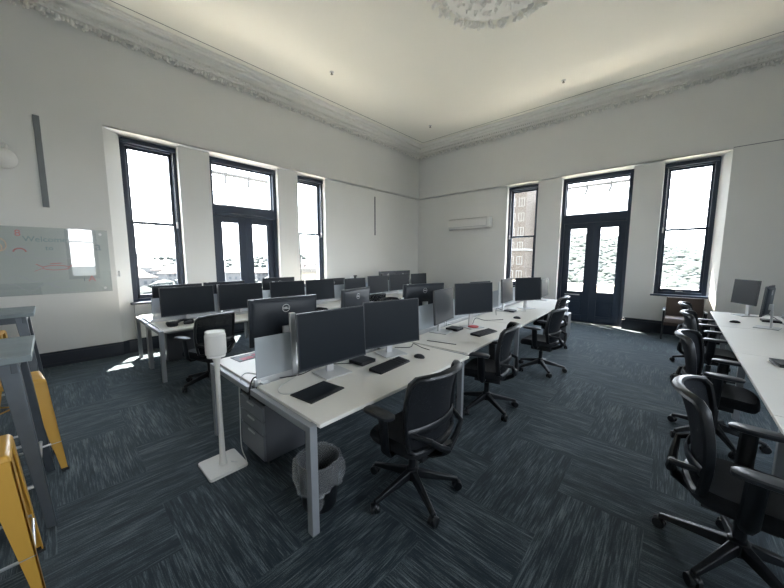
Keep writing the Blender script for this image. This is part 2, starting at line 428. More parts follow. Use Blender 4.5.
# ------------------------------------------------------------------ windows and doors
def window(name, side, a0, a1, extra):
    """side 'L': runs in y on the left wall; 'F': runs in x on the far wall. local u along, v outward, z"""
    def P(u0, u1, v0, v1, z0, z1, b):
        if side == 'L': b.b2(XL-v1, XL-v0, u0, u1, z0, z1)
        elif side == 'R': b.b2(XR+v0, XR+v1, u0, u1, z0, z1)
        else: b.b2(u0, u1, YF+v0, YF+v1, z0, z1)
    z0, z1 = .90, HB-.06
    r = thing(name, extra, 'window'); del r['label']; del r['category']; r['kind'] = 'structure'
    def fr(b):
        P(a0, a0+.075, .20, .34, z0, z1, b); P(a1-.075, a1, .20, .34, z0, z1, b)
        P(a0+.075, a1-.075, .20, .34, z1-.11, z1, b); P(a0+.075, a1-.075, .20, .34, z0, z0+.06, b)
    part('frame', None, fr, 'frame', r, bevel=.006)
    def s1(b):
        c0, c1 = a0+.075, a1-.075; m = 2.34
        for (q0, q1, w0, w1) in ((m, z1-.11, .27, .31), (z0+.06, m+.05, .225, .265)):
            P(c0, c0+.045, w0, w1, q0, q1, b); P(c1-.045, c1, w0, w1, q0, q1, b)
            P(c0, c1, w0, w1, q1-.045, q1, b); P(c0, c1, w0, w1, q0, q0+(.045 if q0 > 2 else .07), b)
    part('sash', None, s1, 'frame', r, bevel=.004)
    part('pane', None, lambda b: P(a0+.11, a1-.11, .288, .292, 2.37, z1-.15, b), 'glass', r, smooth=False)
    part('pane', None, lambda b: P(a0+.11, a1-.11, .243, .247, z0+.12, 2.35, b), 'glass', r, smooth=False)
    part('sill', None, lambda b: P(a0-.05, a1+.05 if a1 < .4 or side == 'L' else a1+.03, .03, .225, z0-.035, z0+.005, b), 'frame' if side == 'F' else 'frame', r, bevel=.006)
    part('blind_cassette', None, lambda b: P(a0+.02, a1-.02, .13, .20, z1-.085, z1-.005, b), 'frame', r, bevel=.01)
    def hd(b):
        m = (a0+a1)/2; P(m-.06, m+.06, .21, .222, z0+.075, z0+.09, b); P(m-.06, m-.045, .21, .226, z0+.07, z0+.09, b); P(m+.045, m+.06, .21, .226, z0+.07, z0+.09, b)
    part('sash_lift', None, hd, 'silver', r)
    def cordf(b):
        s = a1-.065 if side == 'L' else a0+.065
        P(s-.012, s+.012, .17, .20, 2.30, 2.42, b)
        P(s-.003, s+.003, .18, .186, 2.42, z1-.1, b)
    part('blind_cord', None, cordf, 'silver', r)
    return r
window('window_1', 'L', *WL[0], 'x'); window('window_2', 'L', *WL[2], 'x')
for k in range(3): window('window_%d' % (k+5), 'R', *WR[k], 'x')
window('window_3', 'F', *WF[0], 'x'); window('window_4', 'F', *WF[2], 'x')
def fdoor(name, side, a0, a1):
    def P(u0, u1, v0, v1, z0, z1, b):
        if side == 'L': b.b2(XL-v1, XL-v0, u0, u1, z0, z1)
        else: b.b2(u0, u1, YF+v0, YF+v1, z0, z1)
    r = thing(name, 'x', 'door'); del r['label']; del r['category']; r['kind'] = 'structure'
    def fr(b):
        P(a0, a0+.075, .18, .36, 0, HB-.05, b); P(a1-.075, a1, .18, .36, 0, HB-.05, b)
        P(a0+.075, a1-.075, .18, .36, HB-.15, HB-.05, b); P(a0+.075, a1-.075, .18, .36, 2.66, 2.86, b)
        P(a0+.075, a1-.075, .16, .20, 2.64, 2.70, b); P(a0+.075, a1-.075, .18, .36, 0, .03, b)
    part('frame', None, fr, 'frame', r, bevel=.006)
    def ts(b):
        P(a0+.075, a1-.075, .25, .29, 2.86, 2.89, b); P(a0+.075, a1-.075, .25, .29, HB-.185, HB-.15, b)
        P(a0+.075, a0+.10, .25, .29, 2.89, HB-.185, b); P(a1-.10, a1-.075, .25, .29, 2.89, HB-.185, b)
    part('transom_sash', None, ts, 'frame', r, bevel=.004)
    part('pane', None, lambda b: P(a0+.09, a1-.09, .268, .272, 2.88, HB-.17, b), 'glass', r, smooth=False)
    mid = (a0+a1)/2
    for q0, q1 in ((a0+.075, mid), (mid, a1-.075)):
        def lf(b):
            st = .16
            P(q0, q0+st, .24, .29, .03, 2.66, b); P(q1-st, q1, .24, .29, .03, 2.66, b)
            P(q0+st, q1-st, .24, .29, 2.50, 2.66, b); P(q0+st, q1-st, .24, .29, .62, .84, b); P(q0+st, q1-st, .24, .29, .03, .20, b)
            P(q0+st, q1-st, .255, .275, .20, .62, b); P(q0+st+.05, q1-st-.05, .243, .255, .26, .56, b)
        L = part('door_leaf', None, lf, 'frame', r, bevel=.005)
        part('pane', None, lambda b: P(q0+.155, q1-.155, .263, .267, .83, 2.51, b), 'glass', L, smooth=False)
    def hnd(b):
        P(mid-.58, mid-.22, .215, .225, .74, .765, b); P(mid-.56, mid-.54, .22, .242, .745, .76, b); P(mid-.26, mid-.24, .22, .242, .745, .76, b)
    part('door_handle', None, hnd, 'silver', r, bevel=.003)
    if side == 'F': part('threshold', None, lambda b: P(a0, a1, .03, .18, 0, .02, b), 'silver', r)
    return r
fdoor('door_1', 'L', *WL[1]); fdoor('door_2', 'F', *WF[1])

# balcony outside both window walls
struct('balcony', lambda b: (b.b2(XL-2.4, XL-.56, -3.5, YF+2.4, -.35, -.12), b.b2(XL-.56, XR+.4, YF+.56, YF+2.4, -.35, -.12)), 'stone', smooth=False)
struct('balcony_parapet', lambda b: (b.b2(XL-2.4, XL-2.1, -3.5, YF+2.4, -.12, .74), b.b2(XL-2.1, XR+.4, YF+1.9, YF+2.2, -.12, .84), b.b2(XL-2.45, XL-2.05, -3.5, YF+2.4, .74, .82), b.b2(XL-2.1, XR+.4, YF+1.85, YF+2.25, .84, .92)), 'stone', smooth=False)
# rails and brackets of the verandah roof outside the openings
def rail(side, c, w, label):
    t = thing('awning_rail', label, 'awning rail', (0, 0, 0), 0, 'awning rails outside')
    def P(u, v, z): return (XL-v, u, z) if side == 'L' else (u, YF+v, z)
    part('rail', None, lambda b: b.tube([P(c-w, 1.5, 3.85), P(c+w, 1.5, 3.85)], .05, 8), 'dark', t)
    for s in (-.25, .25):
        part('bracket', None, lambda b: b.tube([P(c+s*w*.9, 1.5, 3.85), P(c+s*w*.9, 1.5, 3.72), P(c+s*w*.9-.03, 1.45, 3.60)], .035, 6), 'dark', t)
        part('stay', None, lambda b: b.tube([P(c+s*w*.9, 1.5, 3.85), P(c+s*w*.9, .56, 4.45)], .018, 6), 'dark', t)
rail('L', 3.52, 1.3, 'thin grey rail with two brackets outside the left double door')
rail('F', -1.85, 1.3, 'thin grey rail with two brackets outside the far double door')

# ------------------------------------------------------------------ fittings on the walls
tag(part('conduit_cover', None, lambda b: b.b2(XL, XL+.02, .015, .085, 2.48, 3.81), 'slot', bevel=.003), 'tall flat grey cable cover on the left wall above the glass board', 'cable cover')
tag(part('conduit_cover', None, lambda b: b.b2(XL-.07, XL-.05, 7.13, 7.17, 2.46, 3.66), 'slot', bevel=.003), 'slim grey cable cover on the wall near the far corner', 'cable cover')
t = thing('wall_speaker', 'white rounded unit on the left wall at the photo edge', 'wall speaker', (XL, -.30, 3.12))
part('mount', None, lambda b: b.lathe([(.05, 0), (.05, .05), (.03, .10)], (0, 0, .16), axis='x', n=20), 'white', t)
part('dome', None, lambda b: b.blob((.10, 0, -.02), (.10, .13, .14), 3), 'white', t)

# split air conditioner on the far wall
t = thing('air_conditioner', 'white split air conditioner mounted on the far wall', 'air conditioner', (-5.12, YF+.07, 2.65))
def acb(b):
    pr = [(0, .02), (-.10, .0), (-.19, .03), (-.225, .10), (-.235, .24), (-.225, .32), (-.17, .365), (0, .37)]
    b.hexa([(-.70, y, z) for y, z in pr], [(.66, y, z) for y, z in pr])
part('casing', None, acb, 'white', t, bevel=.006)
part('end_cap', None, lambda b: b.hexa([(.665, y, z) for y, z in [(0, .02), (-.10, .01), (-.18, .035), (-.21, .10), (-.22, .24), (-.21, .31), (-.16, .36), (0, .365)]], [(.74, y, z) for y, z in [(0, .02), (-.09, .02), (-.17, .045), (-.19, .10), (-.20, .24), (-.19, .30), (-.15, .35), (0, .355)]]), 'plaster', t)
part('louvre', None, lambda b: b.box((0, -.155, .005), (1.28, .12, .012), rx=.25), 'white', t, bevel=.003)
part('panel_seam', None, lambda b: (b.b2(-.69, .65, -.238, -.225, .085, .092), b.b2(-.69, .65, -.20, -.16, .345, .352)), 'slot', t)

# glass board with marker writing
bx0, bx1, bz0, bz1 = -1.15, .71, 1.15, 2.17
gb = thing('glass_board', 'frosted glass marker board with faded writing on the left wall', 'board', (XL, 0, 0))
part('glass_sheet', None, lambda b: b.b2(.008, .026, bx0, bx1, bz0, bz1), 'boardglass', gb, smooth=False)
part('glass_face', None, lambda b: b.b2(.0262, .0268, bx0, bx1, bz0, bz1), 'boardgloss', gb, smooth=False)
for y in (bx0+.06, bx1-.09):
    for z in (bz0+.06, bz1-.07):
        part('standoff', 'stand', lambda b: b.lathe([(.012, 0), (.012, .028), (.02, .028), (.02, .036), (.002, .037)], axis='x', n=16), 'silver', gb, (0, y, z))
def wtext(s, size, y, z, mat, name='lettering', bold=.002, rx=0):
    o = link(name, text_mesh(s, size, mat, bold=.0005), gb, (.0285, y, z), (R(90), rx, R(90)))
wtext('Welcome', .115, .0, 1.99, 'inkg'); wtext('to', .10, .03, 1.86, 'inkg'); wtext('a', .20, .58, 1.90, 'inkb'); wtext('A', .13, .47, 1.37, 'inkr'); wtext('1', .09, .38, 1.36, 'inkb')
wtext('8', .13, -.27, 2.07, 'inkr')
def ell(b, y, z, ry, rz, r=.004, n=24, a0=0, a1=2*PI):
    b.tube([(.029, y+ry*math.cos(a0+(a1-a0)*i/n), z+rz*math.sin(a0+(a1-a0)*i/n)) for i in range(n+1)], r, 5)
def fish(b):
    ell(b, .08, 1.56, .14, .035, .006); b.tube([(.029, -.06, 1.57), (.029, -.13, 1.62)], .006, 5); b.tube([(.029, .22, 1.57), (.029, .29, 1.62)], .006, 5)
    b.tube([(.029, .02, 1.62), (.029, .14, 1.63)], .007, 5); b.tube([(.029, -.06, 1.55), (.029, -.15, 1.51)], .004, 5)
part('fish_drawing', None, fish, 'inkr', gb)
part('red_arc', None, lambda b: ell(b, -.27, 1.80, .06, .05, .009, a0=0, a1=PI), 'inkr', gb)
def misc(b):
    ell(b, -.27, 1.78, .13, .06, .003); ell(b, .12, 1.30, .12, .05, .003, a0=.4, a1=5.5)
    b.tube([(.029, -.42+.04*i, 1.40+.05*math.sin(i*.7)) for i in range(14)], .003, 5)
    b.tube([(.029, -.42+.05*i, 1.27+.06*math.sin(i*.9+1)) for i in range(11)], .003, 5)
    b.tube([(.029, -.15+.05*i, 1.70+.006*math.sin(i*2)) for i in range(12)], .003, 5)
part('faint_scribble', None, misc, 'inkp', gb)
part('orange_drawing', None, lambda b: (ell(b, -.45, 1.90, .06, .09, .007), ell(b, -.50, 1.86, .07, .07, .007)), 'inko', gb)
t = thing('light_switch', 'small white light switch on the window reveal', 'switch', (XL-.025, .815, 1.44), R(-36))
part('switch_plate', None, lambda b: b.b2(0, .008, -.03, .03, -.05, .05), 'switch', t, bevel=.002)
part('rocker', None, lambda b: b.b2(.008, .012, -.01, .01, -.015, .015), 'white', t)

# ------------------------------------------------------------------ furniture builders
def rframe(f, u, v, z=0):
    (ox, oy), a = f
    return (ox+u*math.cos(a)-v*math.sin(a), oy+u*math.sin(a)+v*math.cos(a), z)
DZ = .726
def desk(f, v0, side, label, group, far_leg=False, L=1.79, tray=True, both=False, inner=False):
    """desk running along v from v0; side +1 keeps u>0, -1 keeps u<0; worktop .80 deep"""
    d = thing('office_desk', label, 'desk', rframe(f, 0, v0), f[1], group)
    k = (side, L)
    u0, u1 = (.045, .88)
    def sx(a, c): return (a, c) if side > 0 else (-c, -a)
    a, c = sx(u0, u1)
    part('worktop', ('top', k), lambda b: b.b2(a, c, 0, L, DZ-.025, DZ), 'desk', d, bevel=.003)
    def rl(b):
        p, q = sx(.03, .842); b.b2(p, q, -.046, -.004, DZ-.06, DZ-.015)
        if far_leg or both: b.b2(p, q, L-.052, L-.012, DZ-.075, DZ-.03)
        p, q = sx(.70, .73); b.b2(p, q, .05, L-.01, DZ-.07, DZ-.03)
        p, q = sx(.10, .13); b.b2(p, q, .05, L-.01, DZ-.07, DZ-.03)
    part('frame_rail', ('rail', k, far_leg or both), rl, 'steel', d, bevel=.003)
    for vv in ([-.048, L-.052] if far_leg else [-.048]):
        p, q = sx(.79, .845)
        part('leg', ('leg', k, vv), lambda b: b.b2(p, q, vv, vv+.05, .0, DZ-.026 if vv > 0 else DZ-.012), 'steel', d, bevel=.003)
        if not inner: continue
        p, q = sx(.02, .06)
        part('leg', ('legi', k, vv), lambda b: b.b2(p, q, vv, vv+.05, .0, DZ-.03), 'steel', d, bevel=.003)
    if tray:
        p, q = sx(.14, .30)
        part('cable_tray', ('tray', k), lambda b: (b.b2(p, q, .15, L-.15, DZ-.16, DZ-.155), b.b2(p, p+.004, .15, L-.15, DZ-.16, DZ-.07), b.b2(q-.004, q, .15, L-.15, DZ-.16, DZ-.07)), 'steel', d)
    return d
def panel(f, v0, v1, label, group, zt=1.09, post=True, zb=.735):
    d = thing('desk_screen', label, 'desk divider', rframe(f, 0, v0), f[1], group)
    L = v1-v0
    part('frosted_sheet', ('fs', round(L, 2), zt), lambda b: b.b2(-.006, .006, .02, L-.02, zb, zt), 'frost', d, smooth=False)
    part('bottom_rail', ('br', round(L, 2)), lambda b: b.b2(-.014, .014, 0, L, zb-.03, zb+.03), 'alu', d, bevel=.002)
    if post: part('post', ('po', round(L, 2)), lambda b: b.b2(-.016, .016, L-.05, L-.005, zb-.06, 1.25), 'alu', d, bevel=.003)
    part('clamp', 'clamp', lambda b: (b.b2(-.06, .06, .04, .10, DZ-.0, DZ+.012), b.b2(-.02, .02, .05, .09, DZ-.05, DZ)), 'alu', d, bevel=.002)
    return d
dell = None
def monitor(x, y, yaw, label, group, zc=1.04, w=.64, h=.42, base=DZ, light=False, red=False, back=True):
    """screen faces local +x"""
    t = thing('monitor', label, 'monitor', (x, y, base), yaw, group)
    z = zc-base
    k = (w, h)
    sc = part('screen_housing', ('sh', k), lambda b: (b.b2(-.012, .014, -w/2, w/2, -h/2, h/2), b.hexa([(-.012, -w/2+.02, -h/2+.02), (-.012, w/2-.02, -h/2+.02), (-.012, w/2-.02, h/2-.02), (-.012, -w/2+.02, h/2-.02)], [(-.028, -w/2+.05, -h/2+.05), (-.028, w/2-.05, -h/2+.05), (-.028, w/2-.05, h/2-.05), (-.028, -w/2+.05, h/2-.05)])), 'screen_back', t, (0, 0, z), (0, R(-3), 0), bevel=.004)
    part('display', ('di', k, light), lambda b: b.b2(.0142, .0155, -w/2+.008, w/2-.008, -h/2+.016, h/2-.008), 'screen_gloss' if light else 'screen', sc)
    part('edge_trim', ('et', k), lambda b: (b.b2(-.006, .012, -w/2-.002, -w/2, -h/2, h/2), b.b2(-.006, .012, w/2, w/2+.002, -h/2, h/2), b.b2(-.006, .012, -w/2, w/2, h/2, h/2+.002), b.b2(-.004, .0158, -w/2, w/2, -h/2-.004, -h/2+.002)), 'trimgrey', sc)
    # badge on the back
    if back:
        global dell
        if dell is None: dell = text_mesh('DELL', .024, 'silver', .0006, .0008)
        lg = part('logo_ring', 'lring', lambda b: b.tube([(0, .034*math.cos(a*PI/12), .034*math.sin(a*PI/12)) for a in range(24)], .0022, 6, closed=True), 'silver', sc, (-.0285, 0, h/2-.095))
        link('logo_text', dell, lg, (-.001, 0, 0), (R(90), 0, R(-90)))
        part('corner_label', 'clab', lambda b: b.b2(-.0135, -.012, w/2-.05, w/2-.02, h/2-.018, h/2-.008), 'silver', sc)
    part('stand', ('st', round(z, 2)), lambda b: (b.hexa([(-.075, -.035, .01), (-.055, -.035, .01), (-.055, .035, .01), (-.075, .035, .01)], [(-.060, -.03, z-.05), (-.040, -.03, z-.05), (-.040, .03, z-.05), (-.060, .03, z-.05)]), b.b2(-.055, -.02, -.04, .04, z-.13, z-.05)), 'silver', t, bevel=.004)
    part('base_plate', 'bp', lambda b: b.b2(-.15, .09, -.13, .13, 0, .011), 'silver', t, bevel=.004)
    if red: part('red_cover', 'rc', lambda b: b.lathe([(.075, .0115), (.075, .022), (.02, .024)], (.0, 0, 0), n=24), 'red', t)
    return t
# chair ------------------------------------------------------------
def backpt(u, v, off=0):
    """u -1..1 across, v 0..1 up"""
    hw = .238+.028*math.sin(min(v, .6)/.6*PI/2)-.012*max(0, v-.75)/.25
    z = .485+.50*v
    lean = -.225-.085*v+.03*math.sin(v*PI)
    wrap = .115*(abs(u)**2.3)*(.5+.5*v)
    return Vector((lean+wrap+off, u*hw, z-.012*abs(u)**3))
def chair(x, y, yaw, label, group, rest=0, arms=True):
    t = thing('office_chair', label, 'office chair', (x, y, 0), yaw, group)
    for i in range(5):
        a = rest+i*2*PI/5
        l = part('base_leg', 'cleg', lambda b: b.hexa([(.03, -.028, .115), (.34, -.018, .066), (.34, .018, .066), (.03, .028, .115)], [(.03, -.022, .175), (.34, -.012, .092), (.34, .012, .092), (.03, .022, .175)]), 'black', t, rot=(0, 0, a), bevel=.006)
        part('caster', 'cast', lambda b: (b.lathe([(.005, -.028), (.030, -.028), (.033, -.022), (.033, -.007), (.012, -.006), (.012, .006), (.033, .007), (.033, .022), (.030, .028), (.005, .028)], (0, 0, .033), axis='y', n=18), b.tube([(.0, 0, .03), (-.005, 0, .075)], .011, 8), b.blob((0, 0, .050), (.032, .024, .023), 2)), 'black', l, (.335, 0, 0), (0, 0, i*1.1))
    part('hub', 'chub', lambda b: b.lathe([(.045, .10), (.05, .12), (.045, .18), (.03, .19)], n=18), 'black', t)
    part('gas_lift', 'cgas', lambda b: (b.lathe([(.026, .10), (.028, .30)], n=14), b.lathe([(.015, .28), (.015, .42)], n=12)), 'black', t)
    part('seat_mechanism', 'cmec', lambda b: (b.b2(-.16, .12, -.09, .09, .33, .415), b.tube([(.02, -.08, .38), (.02, -.22, .375)], .008, 6)), 'blackm', t, bevel=.01)
    def seat(b):
        n = 28
        def ring(k, z):
            out = []
            for i in range(n):
                a = 2*PI*i/n; c, s = math.cos(a), math.sin(a)
                px = .245*math.copysign(abs(c)**.5, c)*k+.02; py = .245*math.copysign(abs(s)**.5, s)*k
                dz = -.03*max(0, (px-.12)/.14)**2
                out.append(b.bm.verts.new((px, py, z+dz+(.012*abs(py/.25)**2 if z > .48 else 0))))
            return out
        rs = [ring(.78, .405), ring(.96, .42), ring(1.02, .45), ring(1.0, .475), ring(.92, .492), ring(.6, .488), ring(.25, .482)]
        for A, B in zip(rs, rs[1:]):
            for k in range(n): b._f([A[k], A[(k+1) % n], B[(k+1) % n], B[k]])
        b._f(rs[0][::-1]); b._f(rs[-1])
    part('seat', 'cseat', seat, 'seat', t)
    def frame(b):
        pts = []
        N = 11
        for i in range(N): pts.append(backpt(-1, .04+.88*i/(N-1)))
        for i in range(9):
            u = -.92+1.84*i/8; pts.append(backpt(u, 1.0-.02*abs(u)**4))
        for i in range(N): pts.append(backpt(1, .92-.88*i/(N-1)))
        for i in range(7):
            u = .88-1.76*i/6; pts.append(backpt(u, 0))
        b.tube(pts, .021, 8, closed=True, flat=(.75, 1.3))
    part('backrest_frame', 'cframe', frame, 'black', t)
    part('backrest_mesh', 'cmesh', lambda b: b.grid(lambda i, j: backpt((i*2-1)*.98, .02+j*.96), 10, 14), 'meshf', t)
    part('lumbar_support', 'clum', lambda b: b.tube([backpt(-1+i*.2, .27, -.018) for i in range(11)], .030, 8, flat=(1.0, .3), up=(0, 0, 1)), 'black', t)
    part('back_bracket', 'cspine', lambda b: (b.tube([(-.08, 0, .37), (-.20, 0, .38), (-.285, 0, .43), (-.30, 0, .50)], [.04, .04, .036, .03], 8, flat=(.6, 1.5)), b.tube([(-.30, 0, .45), (-.30, .10, .51), (-.29, .18, .58), backpt(.96, .27, -.01)], [.026, .022, .018, .015], 8), b.tube([(-.30, 0, .45), (-.30, -.10, .51), (-.29, -.18, .58), backpt(-.96, .27, -.01)], [.026, .022, .018, .015], 8)), 'black', t)
    if arms:
        for s in (-1, 1):
            a = part('armrest', ('carm', s), lambda b: (b.tube([(0, s*.14, .39), (0, s*.25, .395), (-.0, s*.285, .44), (.01, s*.30, .685)], [.018, .022, .030, .030], 8, flat=(.7, 1.3)),), 'black', t)
            def pad(b):
                n = 20; rr = []
                for k, z in ((.8, .682), (1, .688), (1, .704), (.85, .712)):
                    rr.append([b.bm.verts.new((.045+.125*math.copysign(abs(math.cos(q*2*PI/n))**.6, math.cos(q*2*PI/n))*k, s*.30+.050*math.copysign(abs(math.sin(q*2*PI/n))**.6, math.sin(q*2*PI/n))*k, z)) for q in range(n)])
                for A, B in zip(rr, rr[1:]):
                    for q in range(n): b._f([A[q], A[(q+1) % n], B[(q+1) % n], B[q]])
                b._f(rr[0][::-1]); b._f(rr[-1])
            part('arm_pad', ('cpad', s), pad, 'armpad', a)
    return t
def keyboard(x, y, yaw, label, z=DZ):
    t = thing('keyboard', label, 'keyboard', (x, y, z), yaw, 'keyboards on the desks')
    part('case', 'kbc', lambda b: b.hexa([(-.07, -.215, 0), (.07, -.215, 0), (.07, .215, 0), (-.07, .215, 0)], [(-.07, -.215, .026), (.07, -.215, .012), (.07, .215, .012), (-.07, .215, .026)]), 'black', t, bevel=.004)
    def keys(b):
        for r in range(6):
            for c in range(21):
                if c in (15, 17): continue
                xx = -.055+r*.0215; b.box((xx, -.20+c*.020, .0275-(xx+.07)*.1+.001), (.017, .0165, .006), ry=.1)
    k = part('keys', 'kbk', keys, 'blackm', t, smooth=False); k['kind'] = 'stuff'
    return t
def mouse(x, y, yaw, label):
    t = thing('mouse', label, 'mouse', (x, y, DZ), yaw, 'computer mice')
    part('shell', 'mo', lambda b: b.lathe([(.033, 0), (.036, .008), (.032, .022), (.02, .033), (.006, .037)], sx=1.65, n=24), 'blackm', t)
    part('scroll_wheel', 'mw', lambda b: b.lathe([(.008, -.004), (.009, 0), (.008, .004)], (-.03, 0, .026), axis='y', n=12), 'silver', t)
    return t
def mini_pc(x, y, yaw, label, size=(.18, .18, .035)):
    t = thing('mini_computer', label, 'mini computer', (x, y, DZ), yaw, 'mini computers and docks')
    part('case', ('pc', size), lambda b: b.b2(-size[0]/2, size[0]/2, -size[1]/2, size[1]/2, .003, size[2]), 'black', t, bevel=.004)
    part('vent_ridges', ('pcv', size), lambda b: [b.b2(size[0]/2-.0005, size[0]/2+.0015, -size[1]/2+.01+i*.012, -size[1]/2+.015+i*.012, .010, size[2]-.008) for i in range(int(size[1]/.012)-1)], 'blackm', t)
    return t
def cable(pts, label, mat='cable', r=.0035, name='cable'):
    P = [Vector(p) for p in pts]; out = []
    Q = [P[0]]+P+[P[-1]]
    for i in range(1, len(Q)-2):
        for s in range(6):
            u = s/6; a, b_, c, d = Q[i-1], Q[i], Q[i+1], Q[i+2]
            out.append(.5*((2*b_)+(-a+c)*u+(2*a-5*b_+4*c-d)*u*u+(-a+3*b_-3*c+d)*u**3))
    out.append(P[-1])
    return tag(part(name, None, lambda b: b.tube(out, r, 6), mat), label, 'cable')

# ------------------------------------------------------------------ middle bank of desks
F0 = ((-2.37, 1.005), 0.0)
F1 = ((-2.43, 2.83), R(2.9))
G = 'desks in the middle bank'
ords = ['', 'second', 'third', 'farthest']
desk(F0, 0, 1, 'nearest white desk in the room, with a tablet and two screens', G)
desk(F0, 0, -1, 'white desk behind the nearest screens, beside the speaker stand', G)
for i in range(3):
    desk(F1, i*1.80, 1, ['white desk second along the aisle side of the middle bank', 'white desk third along the aisle side of the middle bank', 'white desk at the far door end of the middle bank, aisle side'][i], G, far_leg=(i == 2))
    desk(F1, i*1.80, -1, ['white desk second along the window side of the middle bank', 'white desk third along the window side of the middle bank', 'white desk at the far end of the middle bank, window side'][i], G, far_leg=(i == 2))
GP = 'frosted screens along the middle bank'
panel(F0, 0.0, .37, 'short frosted desk screen at the near end of the middle bank', GP)
panel(F0, .38, 1.30, 'frosted desk screen behind the nearest large monitor', GP)
panel(F0, 1.31, 1.79, 'narrow frosted desk screen behind the second nearest monitor', GP)
for i in range(5):
    panel(F1, .02+i*1.06, 1.07+i*1.06, ['frosted desk screen right of the second nearest monitor', 'frosted desk screen behind the monitor with the red base cover', 'frosted desk screen in the middle of the far half of the middle bank', 'frosted desk screen second from the far end of the middle bank', 'frosted desk screen at the far end of the middle bank'][i], GP)

GM = 'monitors facing the aisle on the middle bank'
monitor(-2.10, 1.57, R(-3), 'nearest black monitor, silver stand, behind the tablet', GM, w=.66, h=.45, zc=1.055)
monitor(-2.10, 2.31, R(-14), 'black monitor right of the nearest one, behind the keyboard', GM, w=.66, h=.45, zc=1.06)
monitor(-2.26, 3.50, R(10), 'grey glossy angled monitor left of the red-based one', GM, w=.62, h=.43, zc=1.09, light=True)
monitor(-2.10, 4.03, R(-22), 'black monitor on a red-covered base in the middle bank', GM, w=.66, h=.43, zc=1.15, red=True)
monitor(-2.34, 5.78, R(4), 'slim angled monitor between the red-based one and the next', GM, light=True, w=.60, h=.43, zc=1.12)
monitor(-2.14, 6.32, R(-26), 'black monitor above the third desk, in front of the brick view', GM, w=.64, h=.44, zc=1.12)
monitor(-2.30, 7.90, R(2), 'farthest small grey monitor on the middle bank by the far door', GM, w=.58, h=.42, zc=1.03)
GB = 'monitors seen from behind on the middle bank'
monitor(-2.66, 1.44, R(180-5), 'large monitor back with round logo behind the frosted screen', GB, w=.64, h=.42, zc=1.14)
monitor(-2.99, 2.60, R(180+14), 'grey angled monitor back with logo, peeking over the nearest screens', GB, w=.60, h=.40, zc=1.13)
monitor(-2.74, 3.70, R(180-18), 'dark monitor back with logo above the second nearest screen', GB, w=.72, h=.42, zc=1.13)
monitor(-2.80, 5.60, R(180-10), 'monitor back farther along the middle bank, half hidden', GB, w=.60, h=.40, zc=1.07)

# things on the middle desks
keyboard(-1.87, 2.03, R(4), 'black keyboard on the nearest desk, beside the mouse')
keyboard(-1.82, 3.80, R(-6), 'black keyboard on the second desk by the red monitor base')
mouse(-1.83, 2.41, R(10), 'black mouse at the right end of the nearest desk')
mouse(-1.90, 5.15, R(10), 'small dark mouse on the third desk behind the chairs')
mini_pc(-2.14, 1.93, R(3), 'black mini computer between the two nearest monitor bases')
mini_pc(-2.22, 3.72, R(3), 'black dock under the grey angled monitor')
mini_pc(-2.25, 5.75, R(3), 'black dock on the third desk')
t = thing('tablet', 'black tablet lying flat on the nearest desk corner', 'tablet', (-1.885, 1.26, DZ), R(7))
part('body', None, lambda b: b.b2(-.115, .115, -.16, .16, 0, .010), 'black', t, bevel=.004)
part('display', None, lambda b: b.b2(-.11, .075, -.15, .15, .010, .0112), pbr and 'screen', t)
part('hinge_bar', None, lambda b: b.b2(.082, .113, -.155, .155, .010, .014), 'blackm', t, bevel=.002)
cable([(-1.98, 1.12, DZ+.005), (-2.05, 1.06, DZ+.005), (-2.16, 1.10, DZ+.005), (-2.26, 1.28, DZ+.006), (-2.32, 1.42, DZ+.006)], 'thin white cable running from the tablet across the desk', 'cablew', .003)
cable([(-2.16, 1.86, DZ+.006), (-2.28, 1.72, DZ+.006), (-2.30, 1.55, DZ+.02), (-2.28, 1.36, DZ+.006), (-2.34, 1.20, DZ+.006)], 'black cable looping behind the nearest monitor base', 'cable', .004)
cable([(-2.24, 2.50, DZ+.006), (-2.12, 2.62, DZ+.006), (-2.18, 2.76, DZ+.006), (-2.02, 2.70, DZ+.006), (-1.90, 2.68, DZ+.006)], 'loose black cable end on the desk near the seam', 'cable', .004)
cable([(-2.15, 2.98, DZ+.006), (-1.98, 3.02, DZ+.006), (-1.80, 3.06, DZ+.006)], 'short black cable lying on the second desk', 'cable', .004)
cable([(-2.20, 4.20, DZ+.006), (-2.24, 4.38, DZ+.07), (-2.20, 4.62, DZ+.006), (-2.02, 4.88, DZ+.006)], 'black cable curling right of the red-based monitor', 'cable', .004)
cable([(-2.28, 5.2, DZ+.006), (-2.34, 5.35, DZ+.10), (-2.28, 5.6, DZ+.03), (-2.05, 6.0, DZ+.006)], 'black cable loop under the slim angled monitor', 'cable', .004)
t = thing('magazine', 'dark and red printed sheet on the desk by the speaker', 'magazine', (-3.11, 1.28, DZ), R(4))
part('cover', None, lambda b: b.b2(-.10, .10, -.14, .14, 0, .004), 'paper', t)
part('red_print', None, lambda b: (b.b2(-.0, .085, -.10, .02, .004, .0046), b.b2(-.04, .08, .04, .11, .004, .0046)), 'pink', t)
# plug hanging over the desk end
cable([(-2.44, 1.10, DZ+.02), (-2.43, 1.03, DZ+.03), (-2.40, .985, DZ-.02), (-2.40, .975, DZ-.12)], 'black plug lead hanging over the near desk end', 'cable', .006)
cable([(-2.50, 1.08, DZ+.03), (-2.53, 1.0, DZ+.05), (-2.58, .975, DZ-.05), (-2.585, .97, .45), (-2.57, .96, .15), (-2.555, .985, .006), (-2.60, .88, .045)], 'white power cable hanging from the desk to the speaker stand', 'cablew', .004)
t = thing('power_block', 'small white power block on the near desk end by the screen', 'power block', (-2.375, 1.055, DZ+.0), 0)
part('block', None, lambda b: b.b2(-.05, .02, -.03, .0, .0, .03), 'white', t, bevel=.004)

